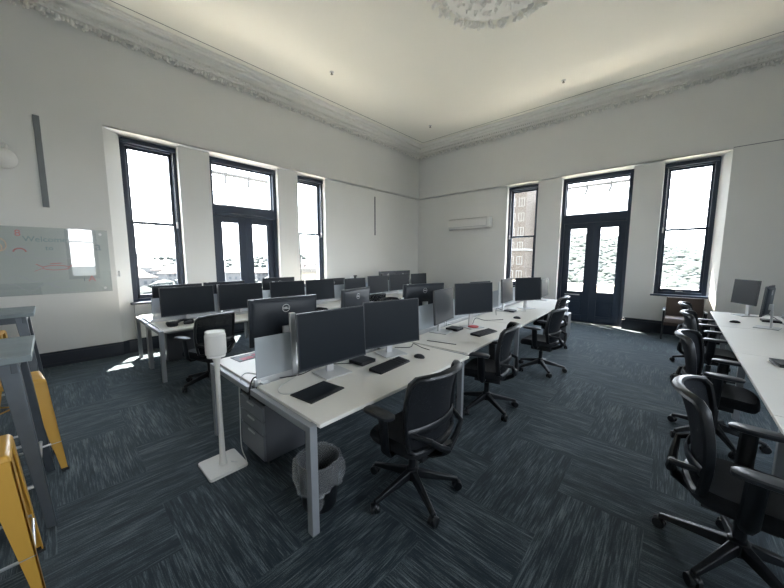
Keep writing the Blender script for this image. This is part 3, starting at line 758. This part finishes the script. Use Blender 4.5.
# pedestal under the near end
t = thing('drawer_pedestal', 'grey mobile pedestal under the near desk end with black cushion', 'pedestal', (-2.57, 1.27, 0), R(0))
part('body', None, lambda b: b.b2(-.22, .22, -.20, .26, .05, .53), 'pedside', t, bevel=.004)
for z0, z1 in ((.06, .27), (.28, .39), (.40, .515)):
    d = part('drawer', None, lambda b: b.b2(-.212, .212, -.218, -.20, z0, z1), 'pedfront', t, bevel=.003)
    part('handle', None, lambda b: b.b2(-.06, .06, -.226, -.218, z1-.03, z1-.018), 'silver', d)
part('cushion', None, lambda b: b.b2(-.225, .225, -.21, .265, .53, .575), 'seat', t, bevel=.012)
for x, y in ((-.18, -.16), (.18, -.16), (-.18, .22), (.18, .22)):
    part('caster', 'pcast', lambda b: (b.lathe([(.004, -.012), (.024, -.012), (.024, .012), (.004, .012)], (0, 0, .024), axis='y', n=14), b.b2(-.01, .01, -.014, .014, .03, .052)), 'black', t, (x, y, 0))
t = thing('drawer_pedestal', 'grey pedestal standing out from the far end of the middle bank', 'pedestal', (-1.84, 7.30, 0), R(3))
part('body', None, lambda b: b.b2(-.21, .21, -.24, .24, .03, .56), 'pedside', t, bevel=.004)
part('drawer', None, lambda b: b.b2(.21, .226, -.23, .23, .04, .55), 'pedfront', t, bevel=.003)

# bin with liner
t = thing('waste_bin', 'round black waste bin lined with a clear bag under the near desk', 'waste bin', (-1.735, 1.15, 0))
part('bucket', None, lambda b: b.lathe([(.004, .002), (.112, .002), (.116, .01), (.143, .33), (.148, .335), (.143, .34), (.137, .33), (.110, .015), (.004, .012)], n=32), 'black', t)
def lin(b):
    n = 40; prof = [(.112, .18, 0), (.131, .335, 0), (.150, .352, 1), (.160, .345, 1), (.172, .30, 2), (.176, .24, 2.4), (.172, .19, 2.6), (.156, .165, 2.8), (.150, .175, 2)]
    rings = []
    for r, z, w in prof:
        rings.append([b.bm.verts.new(((r+.004*w*math.sin(a*7+z*30)+.003*w*math.sin(a*17+z*60))*math.cos(a), (r+.004*w*math.sin(a*7+z*30)+.003*w*math.sin(a*17+1))*math.sin(a), z+.008*w*math.sin(a*3+1)+.003*w*math.sin(a*11))) for a in [2*PI*k/n for k in range(n)]])
    for A, B in zip(rings, rings[1:]):
        for k in range(n): b._f([A[k], A[(k+1) % n], B[(k+1) % n], B[k]])
part('bin_liner', None, lin, 'liner', t)
def tail(b):
    b.grid(lambda i, j: Vector((.09+.05*i+.012*math.sin(j*7), -.135+.07*i+.012*math.sin(i*9), .18-(.05+.08*math.sin(i*3.1))*j)), 8, 6)
part('liner_tail', None, tail, 'liner', t)

# speaker on stand
t = thing('speaker_stand', 'cream speaker floor stand with flat base near the desk end', 'speaker stand', (-2.655, .84, 0), 0)
def sb(b):
    pts = []
    for (cx, cy, a0) in ((.13, -.12, -90), (.13, .12, 0), (-.13, .12, 90), (-.13, -.12, 180)):
        for k in range(5):
            a = R(a0+k*22.5); pts.append((cx+.025*math.cos(a), cy+.025*math.sin(a)))
    b.prism(pts, 0, .022)
part('base', None, sb, 'cream', t, bevel=.004)
part('pole', None, lambda b: b.lathe([(.032, .022), (.026, .05), (.0215, .12), (.018, .45), (.018, .80), (.021, .88), (.034, .925), (.040, .935)], (-.0, .0, 0), n=20), 'cream', t)
t = thing('smart_speaker', 'cream rounded speaker standing on the floor stand', 'speaker', (-2.655, .84, .936), R(-20))
def spk(b, z0, z1, r):
    n = 32; rings = []
    for k, z in ((.86, z0), (.97, z0+.008), (1, z0+.02), (1, z1-.016), (.97, z1-.006), (.90, z1)):
        ring = []
        for i in range(n):
            a = 2*PI*i/n; c, s = math.cos(a), math.sin(a)
            ring.append(b.bm.verts.new((r*k*math.copysign(abs(c)**.72, c), r*k*math.copysign(abs(s)**.72, s), z)))
        rings.append(ring)
    for A, B in zip(rings, rings[1:]):
        for k in range(n): b._f([A[k], A[(k+1) % n], B[(k+1) % n], B[k]])
    b._f(rings[0][::-1]); b._f(rings[-1])
part('grille', None, lambda b: spk(b, .010, .180, .075), 'grille', t)
part('top_plate', None, lambda b: spk(b, .178, .194, .070), 'white', t)
part('foot_plate', None, lambda b: spk(b, 0, .012, .066), 'white', t)

# chairs along the middle bank
GC = 'office chairs on the aisle side of the middle bank'
chair(-1.33, 1.68, R(180), 'nearest black mesh office chair, at the front white desk', GC, rest=R(189-180))
chair(-1.52, 3.28, R(194), 'black mesh office chair second along the aisle side', GC, rest=R(-8))
chair(-1.46, 5.00, R(179), 'black mesh office chair third along the aisle, arms showing', GC, rest=R(-15))
chair(-1.80, 6.60, R(184), 'black mesh office chair by the far door end of the bank', GC, rest=R(20))
GD = 'office chairs on the window side of the middle bank'
chair(-3.62, 4.15, R(5), 'black chair top showing between monitors, window side of middle bank', GD, rest=R(30))
chair(-3.60, 2.45, R(-8), 'black office chair hidden behind the nearest monitor backs', GD, rest=R(10))

# ------------------------------------------------------------------ bank of desks by the left windows
FL = ((-5.95, .98), 0.0)
GL = 'desks in the bank by the left windows'
for i in range(4):
    desk(FL, i*1.80, 1, ['white desk at the near end of the window bank, with a chair at it', 'white desk second along the room side of the window bank', 'white desk third along the room side of the window bank', 'white desk farthest on the room side of the window bank'][i], GL, far_leg=(i == 3), inner=(i == 0))
    desk(FL, i*1.80, -1, ['sunlit white desk at the near end, closest to the first left window', 'white desk second along the glass side of the window bank', 'white desk third along the glass side of the window bank', 'white desk farthest on the glass side of the window bank'][i], GL, far_leg=(i == 3), inner=(i == 0))
for i in range(7):
    panel(FL, .02+i*1.02, 1.03+i*1.02, ['frosted screen at the near end of the window bank', 'frosted screen between the two nearest window bank monitors', 'frosted screen third along the window bank', 'frosted screen fourth along the window bank', 'frosted screen fifth along the window bank', 'frosted screen sixth along the window bank', 'frosted screen farthest along the window bank'][i], 'frosted screens along the window bank')
GLM = 'monitors facing the room on the window bank'
LM = [(1.46, 0, 1.04), (2.29, -3, 1.04), (3.20, 0, 1.035), (3.97, 2, 1.035), (4.97, 0, 1.02), (5.76, 4, 1.05), (6.60, -3, 1.06), (7.50, 3, 1.05)]
LT = ['black monitor at the near end of the window bank, screen to the room', 'black monitor second from the near end of the window bank', 'black monitor third along the window bank behind the big logo monitor', 'black monitor fourth along the window bank, touching the third', 'black monitor fifth along the window bank in front of a webcam', 'black monitor sixth along the window bank', 'grey monitor seventh along the window bank', 'farthest black monitor on the room side of the window bank']
for k, ((y, a, z), l) in enumerate(zip(LM, LT)): monitor(-5.74, y, R(a), l, GLM, w=(.74 if k < 4 else .66 if k == 4 else .78), h=.44, zc=z, light=False)
GLB = 'monitors seen from behind on the window bank'
LB = [(1.44, 1.06), (2.18, 1.07), (3.25, 1.10), (4.65, 1.02), (6.60, 1.14), (7.25, 1.14)]
LBT = ['monitor back showing above the nearest window bank monitor', 'monitor back above the second window bank monitor, below the left door', 'monitor back with logo standing right of the left double door', 'monitor back low behind the fourth window bank monitor', 'monitor back high at the far end of the window bank, left one', 'monitor back high at the far end of the window bank, right one']
for (y, z), l in zip(LB, LBT): monitor(-6.20, y, R(180), l, GLB, w=.71, h=.42, zc=z)
for x, y, l in ((-5.82, 4.97, 'small black webcam on top of the fifth window bank monitor'), (-5.82, 5.9, 'small black webcam on top of the sixth window bank monitor')):
    t = thing('webcam', l, 'webcam', (-5.745, y, 1.262 if y < 5.5 else 1.275+.0), 0, 'webcams on the window bank')
    part('clip', 'wc1', lambda b: (b.b2(-.02, .03, -.02, .02, -.02, .018),), 'black', t, bevel=.003)
    part('camera_body', 'wc2', lambda b: b.b2(-.01, .03, -.045, .045, .018, .05), 'black', t, bevel=.008)
t = thing('headset', 'dark coiled headset lying on the near window bank desk', 'headset', (-5.42, 1.25, DZ), R(15)); t.scale = (1.35, 1.35, 1.35)
part('headband', None, lambda b: b.tube([(.085*math.cos(a*.3), .12*math.sin(a*.3), .022+.012*math.sin(a)) for a in range(19)], .014, 8), 'blackm', t)
for s in (-1, 1):
    part('ear_cushion', ('ear', s), lambda b: b.lathe([(.01, 0), (.045, 0), (.052, .015), (.045, .045), (.01, .05)], (.02, s*.085, 0), n=20), 'seat', t)
GLC = 'office chairs on the room side of the window bank'
chair(-4.62, 1.37, R(197), 'black mesh office chair at the near window bank desk, angled', GLC, rest=R(15))
chair(-4.75, 2.75, R(172), 'black office chair behind the cream speaker, window bank', GLC, rest=R(5))
chair(-4.78, 4.55, R(183), 'black office chair between the window bank and middle bank, third along', GLC, rest=R(40))
chair(-4.75, 6.5, R(178), 'black office chair farthest along the window bank', GLC, rest=R(25))
t = thing('drawer_pedestal', 'grey pedestal under the near window bank desk', 'pedestal', (-6.25, 1.45, 0), 0)
part('body', None, lambda b: b.b2(-.20, .20, -.25, .25, .03, .56), 'pedside', t, bevel=.004)
part('drawer', None, lambda b: b.b2(-.19, .19, -.266, -.25, .04, .55), 'pedfront', t, bevel=.003)

# ------------------------------------------------------------------ right bank
FR = ((1.395, 8.40), PI)   # v runs towards the camera, u>0 points to -x
GR = 'desks in the right bank'
for i in range(4):
    d = desk(FR, i*1.80, 1, ['white desk at the far end of the right bank, with two monitors', 'white desk second from the far end of the right bank', 'white desk with the closed laptop in the right bank', 'white desk nearest the camera on the right, partly out of view'][i], GR, far_leg=(i == 3))
for i in range(4):
    panel(FR, .02+i*1.78, 1.79+i*1.78, ['white frosted screen behind the right bank monitors', 'frosted screen second from the far end on the right', 'frosted screen behind the closed laptop', 'frosted screen nearest the camera on the right'][i], 'frosted screens along the right bank', zt=1.25)
monitor(.90, 8.10, R(206), 'grey monitor turned to the room at the far end of the right bank', 'monitors on the right bank', w=.54, h=.42, zc=1.14)
monitor(.98, 6.85, R(165), 'side-on monitor held by a silver post on the right bank', 'monitors on the right bank', w=.54, h=.42, zc=1.12)
mini_pc(1.14, 7.55, 0, 'black dock between the two right bank monitors', (.2, .2, .035))
cable([(1.12, 8.0, DZ+.12), (1.20, 7.9, DZ+.05), (1.25, 7.7, DZ+.008), (1.2, 7.5, DZ+.006), (1.3, 7.2, DZ+.02)], 'black cable behind the right bank monitors', 'cable', .005)
t = thing('laptop', 'closed black laptop on the right bank desk at the photo edge', 'laptop', (.90, 4.52, DZ), R(8))
part('base', None, lambda b: b.b2(-.17, .17, -.12, .12, .003, .018), 'black', t, bevel=.004)
part('lid', None, lambda b: b.b2(-.17, .17, -.12, .12, .020, .032), 'blackm', t, bevel=.004)
mouse(.72, 7.1, 0, 'tiny black mouse in front of the right bank monitors')
GRC = 'office chairs along the right bank'
chair(.36, 2.42, R(-4), 'nearest black mesh office chair on the right, cut by the photo edge', GRC, rest=R(170))
chair(.36, 4.12, R(-8), 'second black mesh office chair from the camera on the right', GRC, rest=R(155))
chair(.40, 5.82, R(-4), 'third black mesh office chair from the camera on the right', GRC, rest=R(175))
chair(.38, 7.00, R(-2), 'farthest black mesh office chair on the right bank', GRC, rest=R(190))

# armchair under window 4
t = thing('armchair', 'brown low-back armchair with silver arms under the far window', 'armchair', (.17, 8.98, 0), 0)
part('seat_cushion', None, lambda b: b.b2(-.30, .30, -.28, .24, .38, .47), 'brownseat', t, bevel=.02)
part('seat_base', None, lambda b: b.b2(-.31, .31, -.27, .26, .31, .38), 'brown', t, bevel=.008)
part('backrest', None, lambda b: b.hexa([(-.30, .18, .46), (.30, .18, .46), (.30, .26, .46), (-.30, .26, .46)], [(-.30, .27, .87), (.30, .27, .87), (.30, .33, .87), (-.30, .33, .87)]), 'brown', t, bevel=.015)
for s in (-1, 1):
    for y in (-.25, .24):
        part('leg', None, lambda b: b.tube([(s*.32, y, 0), (s*.32, y, .62)], .013, 8), 'black', t)
    a = part('armrest', None, lambda b: b.b2(s*.32-.025, s*.32+.025, -.28, .26, .62, .65), 'black', t, bevel=.008)
    part('arm_cap', None, lambda b: b.blob((s*.32, -.285, .635), (.028, .02, .02), 2), 'alu', a)

# ------------------------------------------------------------------ high tables and stools
def high_table(x1, y1, label, w=.74, L=1.05):
    """x1,y1 = +x +y corner of the top"""
    t = thing('high_table', label, 'high table', (x1-w/2, y1-L/2, 0), 0, 'high tables by the left edge')
    H = 1.12
    part('tabletop', ('ht', w, L), lambda b: b.b2(-w/2, w/2, -L/2, L/2, H-.04, H), 'greywood', t, bevel=.004)
    part('apron', ('ha', w, L), lambda b: (b.b2(-w/2+.05, w/2-.05, L/2-.09, L/2-.06, H-.11, H-.04), b.b2(-w/2+.05, w/2-.05, -L/2+.06, -L/2+.09, H-.11, H-.04), b.b2(w/2-.09, w/2-.06, -L/2+.06, L/2-.06, H-.11, H-.04), b.b2(-w/2+.06, -w/2+.09, -L/2+.06, L/2-.06, H-.11, H-.04)), 'zinc', t, bevel=.003)
    for sx in (-1, 1):
        for sy in (-1, 1):
            def lg(b):
                tx, ty = sx*(w/2-.10), sy*(L/2-.10); bx, by = sx*(w/2+.02), sy*(L/2-.005)
                a, c = .042, .022
                b.hexa([(bx-c, by-c, 0), (bx+c, by-c, 0), (bx+c, by+c, 0), (bx-c, by+c, 0)], [(tx-a, ty-a, H-.05), (tx+a, ty-a, H-.05), (tx+a, ty+a, H-.05), (tx-a, ty+a, H-.05)])
            part('leg', ('hl', w, L, sx, sy), lg, 'zinc', t, bevel=.004)
    part('foot_rail', ('hf', w, L), lambda b: [b.tube([(s*(w/2-.02), -L/2+.03, .28), (s*(w/2-.02), L/2-.03, .28)], .012, 8) for s in (-1, 1)]+[b.tube([(-w/2+.03, s*(L/2-.04), .28), (w/2-.03, s*(L/2-.04), .28)], .012, 8) for s in (-1, 1)], 'silver', t)
    return t
high_table(-2.86, -.115, 'grey high table at the left edge, nearer of the two')
high_table(-5.10, -.15, 'grey high table farther back under the glass board')
def stool(x, y, yaw, label):
    t = thing('bar_stool', label, 'bar stool', (x, y, 0), yaw, 'yellow metal bar stools')
    H = .77
    part('seat', 'sts', lambda b: (b.hexa([(-.165, -.165, H-.035), (.165, -.165, H-.035), (.165, .165, H-.035), (-.165, .165, H-.035)], [(-.15, -.15, H), (.15, -.15, H), (.15, .15, H), (-.15, .15, H)])), 'yellow', t, bevel=.012)
    for sx in (-1, 1):
        for sy in (-1, 1):
            def lg(b):
                tx, ty, bx, by = sx*.16, sy*.16, sx*.212, sy*.212
                # folded angle-iron leg: two tapering flanges meeting at the outer corner
                for (ax, ay) in ((1, 0), (0, 1)):
                    wt, wb, th = .10, .035, .006
                    def q(cx, cy, w, z):
                        if ax: x0, x1, y0, y1 = cx, cx-sx*w, cy, cy-sy*th
                        else: x0, x1, y0, y1 = cx, cx-sx*th, cy, cy-sy*w
                        return [(x0, y0, z), (x1, y0, z), (x1, y1, z), (x0, y1, z)]
                    b.hexa(q(bx, by, wb, .012), q(tx, ty, wt, H-.03))
            l = part('leg', ('stl', sx, sy), lg, 'yellow', t)
            part('foot_cap', 'stf', lambda b: b.b2(-.022, .022, -.022, .022, 0, .02), 'rubber', l, (sx*.198, sy*.198, 0), bevel=.003)
    part('foot_ring', 'str', lambda b: b.tube([(-.19, -.19, .24), (.19, -.19, .24), (.19, .19, .24), (-.19, .19, .24)], .009, 8, closed=True), 'alu', t)
    part('cross_brace', 'stc', lambda b: (b.tube([(-.17, -.17, .55), (.17, .17, .55)], .006, 6), b.tube([(.17, -.17, .55), (-.17, .17, .55)], .006, 6)), 'yellow', t)
    return t
stool(-2.43, -.36, R(2), 'yellow metal stool nearest the camera at the left edge')
stool(-3.73, -.26, R(6), 'yellow metal stool standing between the two grey high tables')
stool(-6.35, -.62, R(-5), 'yellow metal stool beyond the farther high table')

# ------------------------------------------------------------------ outside
GZ = -14
struct('ground', lambda b: b.b2(-900, 900, -300, 1200, GZ-1, GZ), 'land')
struct('river', lambda b: b.b2(-160, 260, 118, 188, GZ, GZ+.2), 'river')
def hill(b, x0, x1, y0, y1, h, seed):
    rn = random.Random(seed)
    ph = [rn.uniform(0, 6) for _ in range(6)]
    def fn(i, j):
        x = x0+(x1-x0)*i; y = y0+(y1-y0)*j
        e = math.sin(PI*min(1, j*1.0)*.5)**.9*(.75+.25*math.sin(i*5+ph[0])+.10*math.sin(i*13+ph[1]))
        return Vector((x, y, GZ+h*e*min(1, i*6, (1-i)*6)+.5*math.sin(i*40)*math.sin(j*30)))
    b.grid(fn, 40, 16)
    return fn
hb = MB(); hf = hill(hb, -200, 200, 192, 380, 46, 3)
o = link('hill', hb.mesh('hill', 'hill')); o['kind'] = 'structure'
# tree cover: countless crowns
tb = MB(); rn = random.Random(5)
for k in range(3400):
    i = rn.uniform(.12, .72); j = rn.uniform(0.0, .95)**1.4
    p = hf(i, j); r = rn.uniform(1.4, 2.9)
    tb.mi = rn.choice((0, 0, 1)); tb.blob((p.x, p.y, p.z-r*.25), (r*1.25, r*1.25, r), 1 if r < 2.4 else 2, rn.uniform(0, 3), r*.14)
o = link('tree_cover', tb.mesh('tree_cover', ['leaf', 'leafd'])); o['kind'] = 'stuff'
tag(o, 'green wooded hillside seen through the far windows', 'trees')
def tower(name, label, cx, cy, w, d, h, mat, rz, nx, nz, cat='building'):
    t = thing(name, label, cat, (cx, cy, GZ), rz, None)
    part('wall', None, lambda b: b.b2(-w/2, w/2, -d/2, d/2, 0, h), mat, t, smooth=False)
    part('roof_cornice', None, lambda b: (b.b2(-w/2-.5, w/2+.5, -d/2-.5, d/2+.5, h, h+.8), b.b2(-w/2-.2, w/2+.2, -d/2-.2, d/2+.2, h*.3, h*.3+.5)), 'winframe', t, smooth=False)
    for i in range(nx):
        for j in range(nz):
            x = -w/2+w*(i+.5)/nx; z = 1.5+(h-3)*(j+.4)/nz
            f = part('window', (name, 'wf', w, h), lambda b: (b.b2(-.75, .75, -.10, 0, -.15, 0), b.b2(-.75, -.62, -.08, 0, 0, 1.9), b.b2(.62, .75, -.08, 0, 0, 1.9), b.b2(-.75, .75, -.08, 0, 1.9, 2.05), b.b2(-.05, .05, -.06, 0, 0, 1.9)), 'winframe', t, (x, -d/2, z), smooth=False)
            if i*nz+j < 60: part('pane', (name, 'wp'), lambda b: b.b2(-.62, .62, -.03, .001, 0, 1.9), 'winglass', f, smooth=False)
    return t
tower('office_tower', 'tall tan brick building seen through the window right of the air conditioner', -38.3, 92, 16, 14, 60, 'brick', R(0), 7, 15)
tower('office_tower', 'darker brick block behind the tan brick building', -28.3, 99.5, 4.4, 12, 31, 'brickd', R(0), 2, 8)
# pale town beyond the left windows
rn = random.Random(11)
hb = MB(); lf = hill(hb, -620, -260, -40, 260, 26, 9)
def lfn(i, j): return Vector((-330-300*i, -120+460*j, GZ+30*i**.8*(.7+.3*math.sin(j*7))))
hb.bm.free(); hb = MB(); hb.grid(lfn, 16, 30)
o = link('hill', hb.mesh('hill', 'land')); o['kind'] = 'structure'
for k in range(26):
    x = rn.uniform(-330, -90); y = x*-.30+rn.uniform(-60, 110); w = rn.uniform(8, 16); h = rn.uniform(5, 10)
    z = GZ
    t = thing('house', 'pale low building in the hazy town beyond the left windows', 'building', (x, y, z), rn.uniform(-.4, .4), 'pale buildings in the distant town')
    kk = k % 4
    part('wall', ('hw', kk), lambda b: b.b2(-6-kk, 6+kk, -5, 5, 0, 6+kk), 'town', t, smooth=False)
    part('roof', ('hr', kk), lambda b: b.hexa([(-6.6-kk, -5.6, 6+kk), (6.6+kk, -5.6, 6+kk), (6.6+kk, 5.6, 6+kk), (-6.6-kk, 5.6, 6+kk)], [(-4, -.2, 9+kk), (4, -.2, 9+kk), (4, .2, 9+kk), (-4, .2, 9+kk)]), 'townr', t, smooth=False)
    part('window_row', ('hwin', kk), lambda b: [b.b2(6+kk, 6.08+kk, q-.6, q+.6, z_, z_+1.5) for q in (-3, 0, 3) for z_ in (1.2, 4)], 'winglass', t, smooth=False)
tb = MB()
for k in range(420):
    if k % 2:
        p = lfn(rn.uniform(0, 1), rn.uniform(0, 1)); 
    else: x_ = rn.uniform(-320, -70); p = Vector((x_, -x_*.30+rn.uniform(-70, 120), GZ))
    r = rn.uniform(2.5, 5); tb.blob((p.x, p.y, p.z+r*.5), (r, r, r*.8), 1, 0, r*.15)
o = link('tree_cover', tb.mesh('tree_cover', 'leafd')); o['kind'] = 'stuff'; tag(o, 'scattered pale trees in the town beyond the left windows', 'trees')
struct('river', lambda b: b.b2(-75, -30, -120, 160, GZ, GZ+.2), 'river')
# parapet wall outside the last left window
t = thing('parapet', 'low tan masonry parapet outside the third left window', 'parapet', (-12, 8.6, -1))
part('wall', None, lambda b: b.b2(-.3, .3, -2.4, 2.6, 0, 2.15), 'winframe', t, smooth=False)
part('coping', None, lambda b: b.b2(-.4, .4, -2.5, 2.7, 2.15, 2.3), 'town', t)

# ------------------------------------------------------------------ light
w = bpy.data.worlds.new('World'); S.world = w; w.use_nodes = True
n = w.node_tree.nodes; l = w.node_tree.links; n.clear()
out = n.new('ShaderNodeOutputWorld'); bg = n.new('ShaderNodeBackground')
tc = n.new('ShaderNodeTexCoord'); sep = n.new('ShaderNodeSeparateXYZ'); l.new(tc.outputs['Generated'], sep.inputs[0])
rp = n.new('ShaderNodeValToRGB'); rp.color_ramp.elements[0].position = 0; rp.color_ramp.elements[0].color = (.91, .96, 1, 1)
rp.color_ramp.elements[1].position = .8; rp.color_ramp.elements[1].color = (.66, .80, 1, 1)
l.new(sep.outputs['Z'], rp.inputs[0]); l.new(rp.outputs[0], bg.inputs[0]); bg.inputs[1].default_value = 4.0
l.new(bg.outputs[0], out.inputs[0])
sun = bpy.data.lights.new('Sun', 'SUN'); sun.energy = 20; sun.angle = R(.6); sun.color = (1, .93, .82)
so = bpy.data.objects.new('sun', sun); COL.objects.link(so)
so.rotation_euler = Vector((.38, -.21, -1)).to_track_quat('-Z', 'Y').to_euler(); so.location = (-20, 10, 30)
# light portals help sampling the sky through the openings
def portal(nm, side, a0, a1, z0):
    L = bpy.data.lights.new(nm, 'AREA'); L.shape = 'RECTANGLE'; L.size = a1-a0; L.size_y = HB-z0; L.cycles.is_portal = True
    o = bpy.data.objects.new(nm, L); COL.objects.link(o)
    if side == 'L': o.location = (XL-.40, (a0+a1)/2, (z0+HB)/2); o.rotation_euler = (R(90), 0, R(-90))
    elif side == 'R': o.location = (XR+.42, (a0+a1)/2, (z0+HB)/2); o.rotation_euler = (R(90), 0, R(90))
    else: o.location = ((a0+a1)/2, YF+.42, (z0+HB)/2); o.rotation_euler = (R(-90), 0, 0)
for i, (a, c) in enumerate(WL): portal('sky_portal', 'L', a, c, 0 if i == 1 else .9)
for i, (a, c) in enumerate(WR): portal('sky_portal', 'R', a, c, .9)
for i, (a, c) in enumerate(WF): portal('sky_portal', 'F', a, c, 0 if i == 1 else .9)

# ------------------------------------------------------------------ camera
cam = bpy.data.cameras.new('Camera'); cam.sensor_width = 36; cam.lens = 312.1/784*36; cam.clip_start = .02; cam.clip_end = 3000
co = bpy.data.objects.new('camera', cam); COL.objects.link(co); S.camera = co
yw, pt, rl = R(42.37), R(6.39), R(-.066)
f = Vector((-math.sin(yw)*math.cos(pt), math.cos(yw)*math.cos(pt), -math.sin(pt)))
rt = Vector((math.cos(yw), math.sin(yw), 0)); dn = f.cross(rt)
r2 = math.cos(rl)*rt+math.sin(rl)*dn; d2 = -math.sin(rl)*rt+math.cos(rl)*dn
m = Matrix((( r2.x, -d2.x, -f.x, 0), (r2.y, -d2.y, -f.y, 0), (r2.z, -d2.z, -f.z, 1.70), (0, 0, 0, 1)))
co.matrix_world = m
vs = S.view_settings; vs.view_transform = 'Standard'; vs.look = 'None'; vs.gamma = 1; vs.use_curve_mapping = False; vs.exposure = 2.3
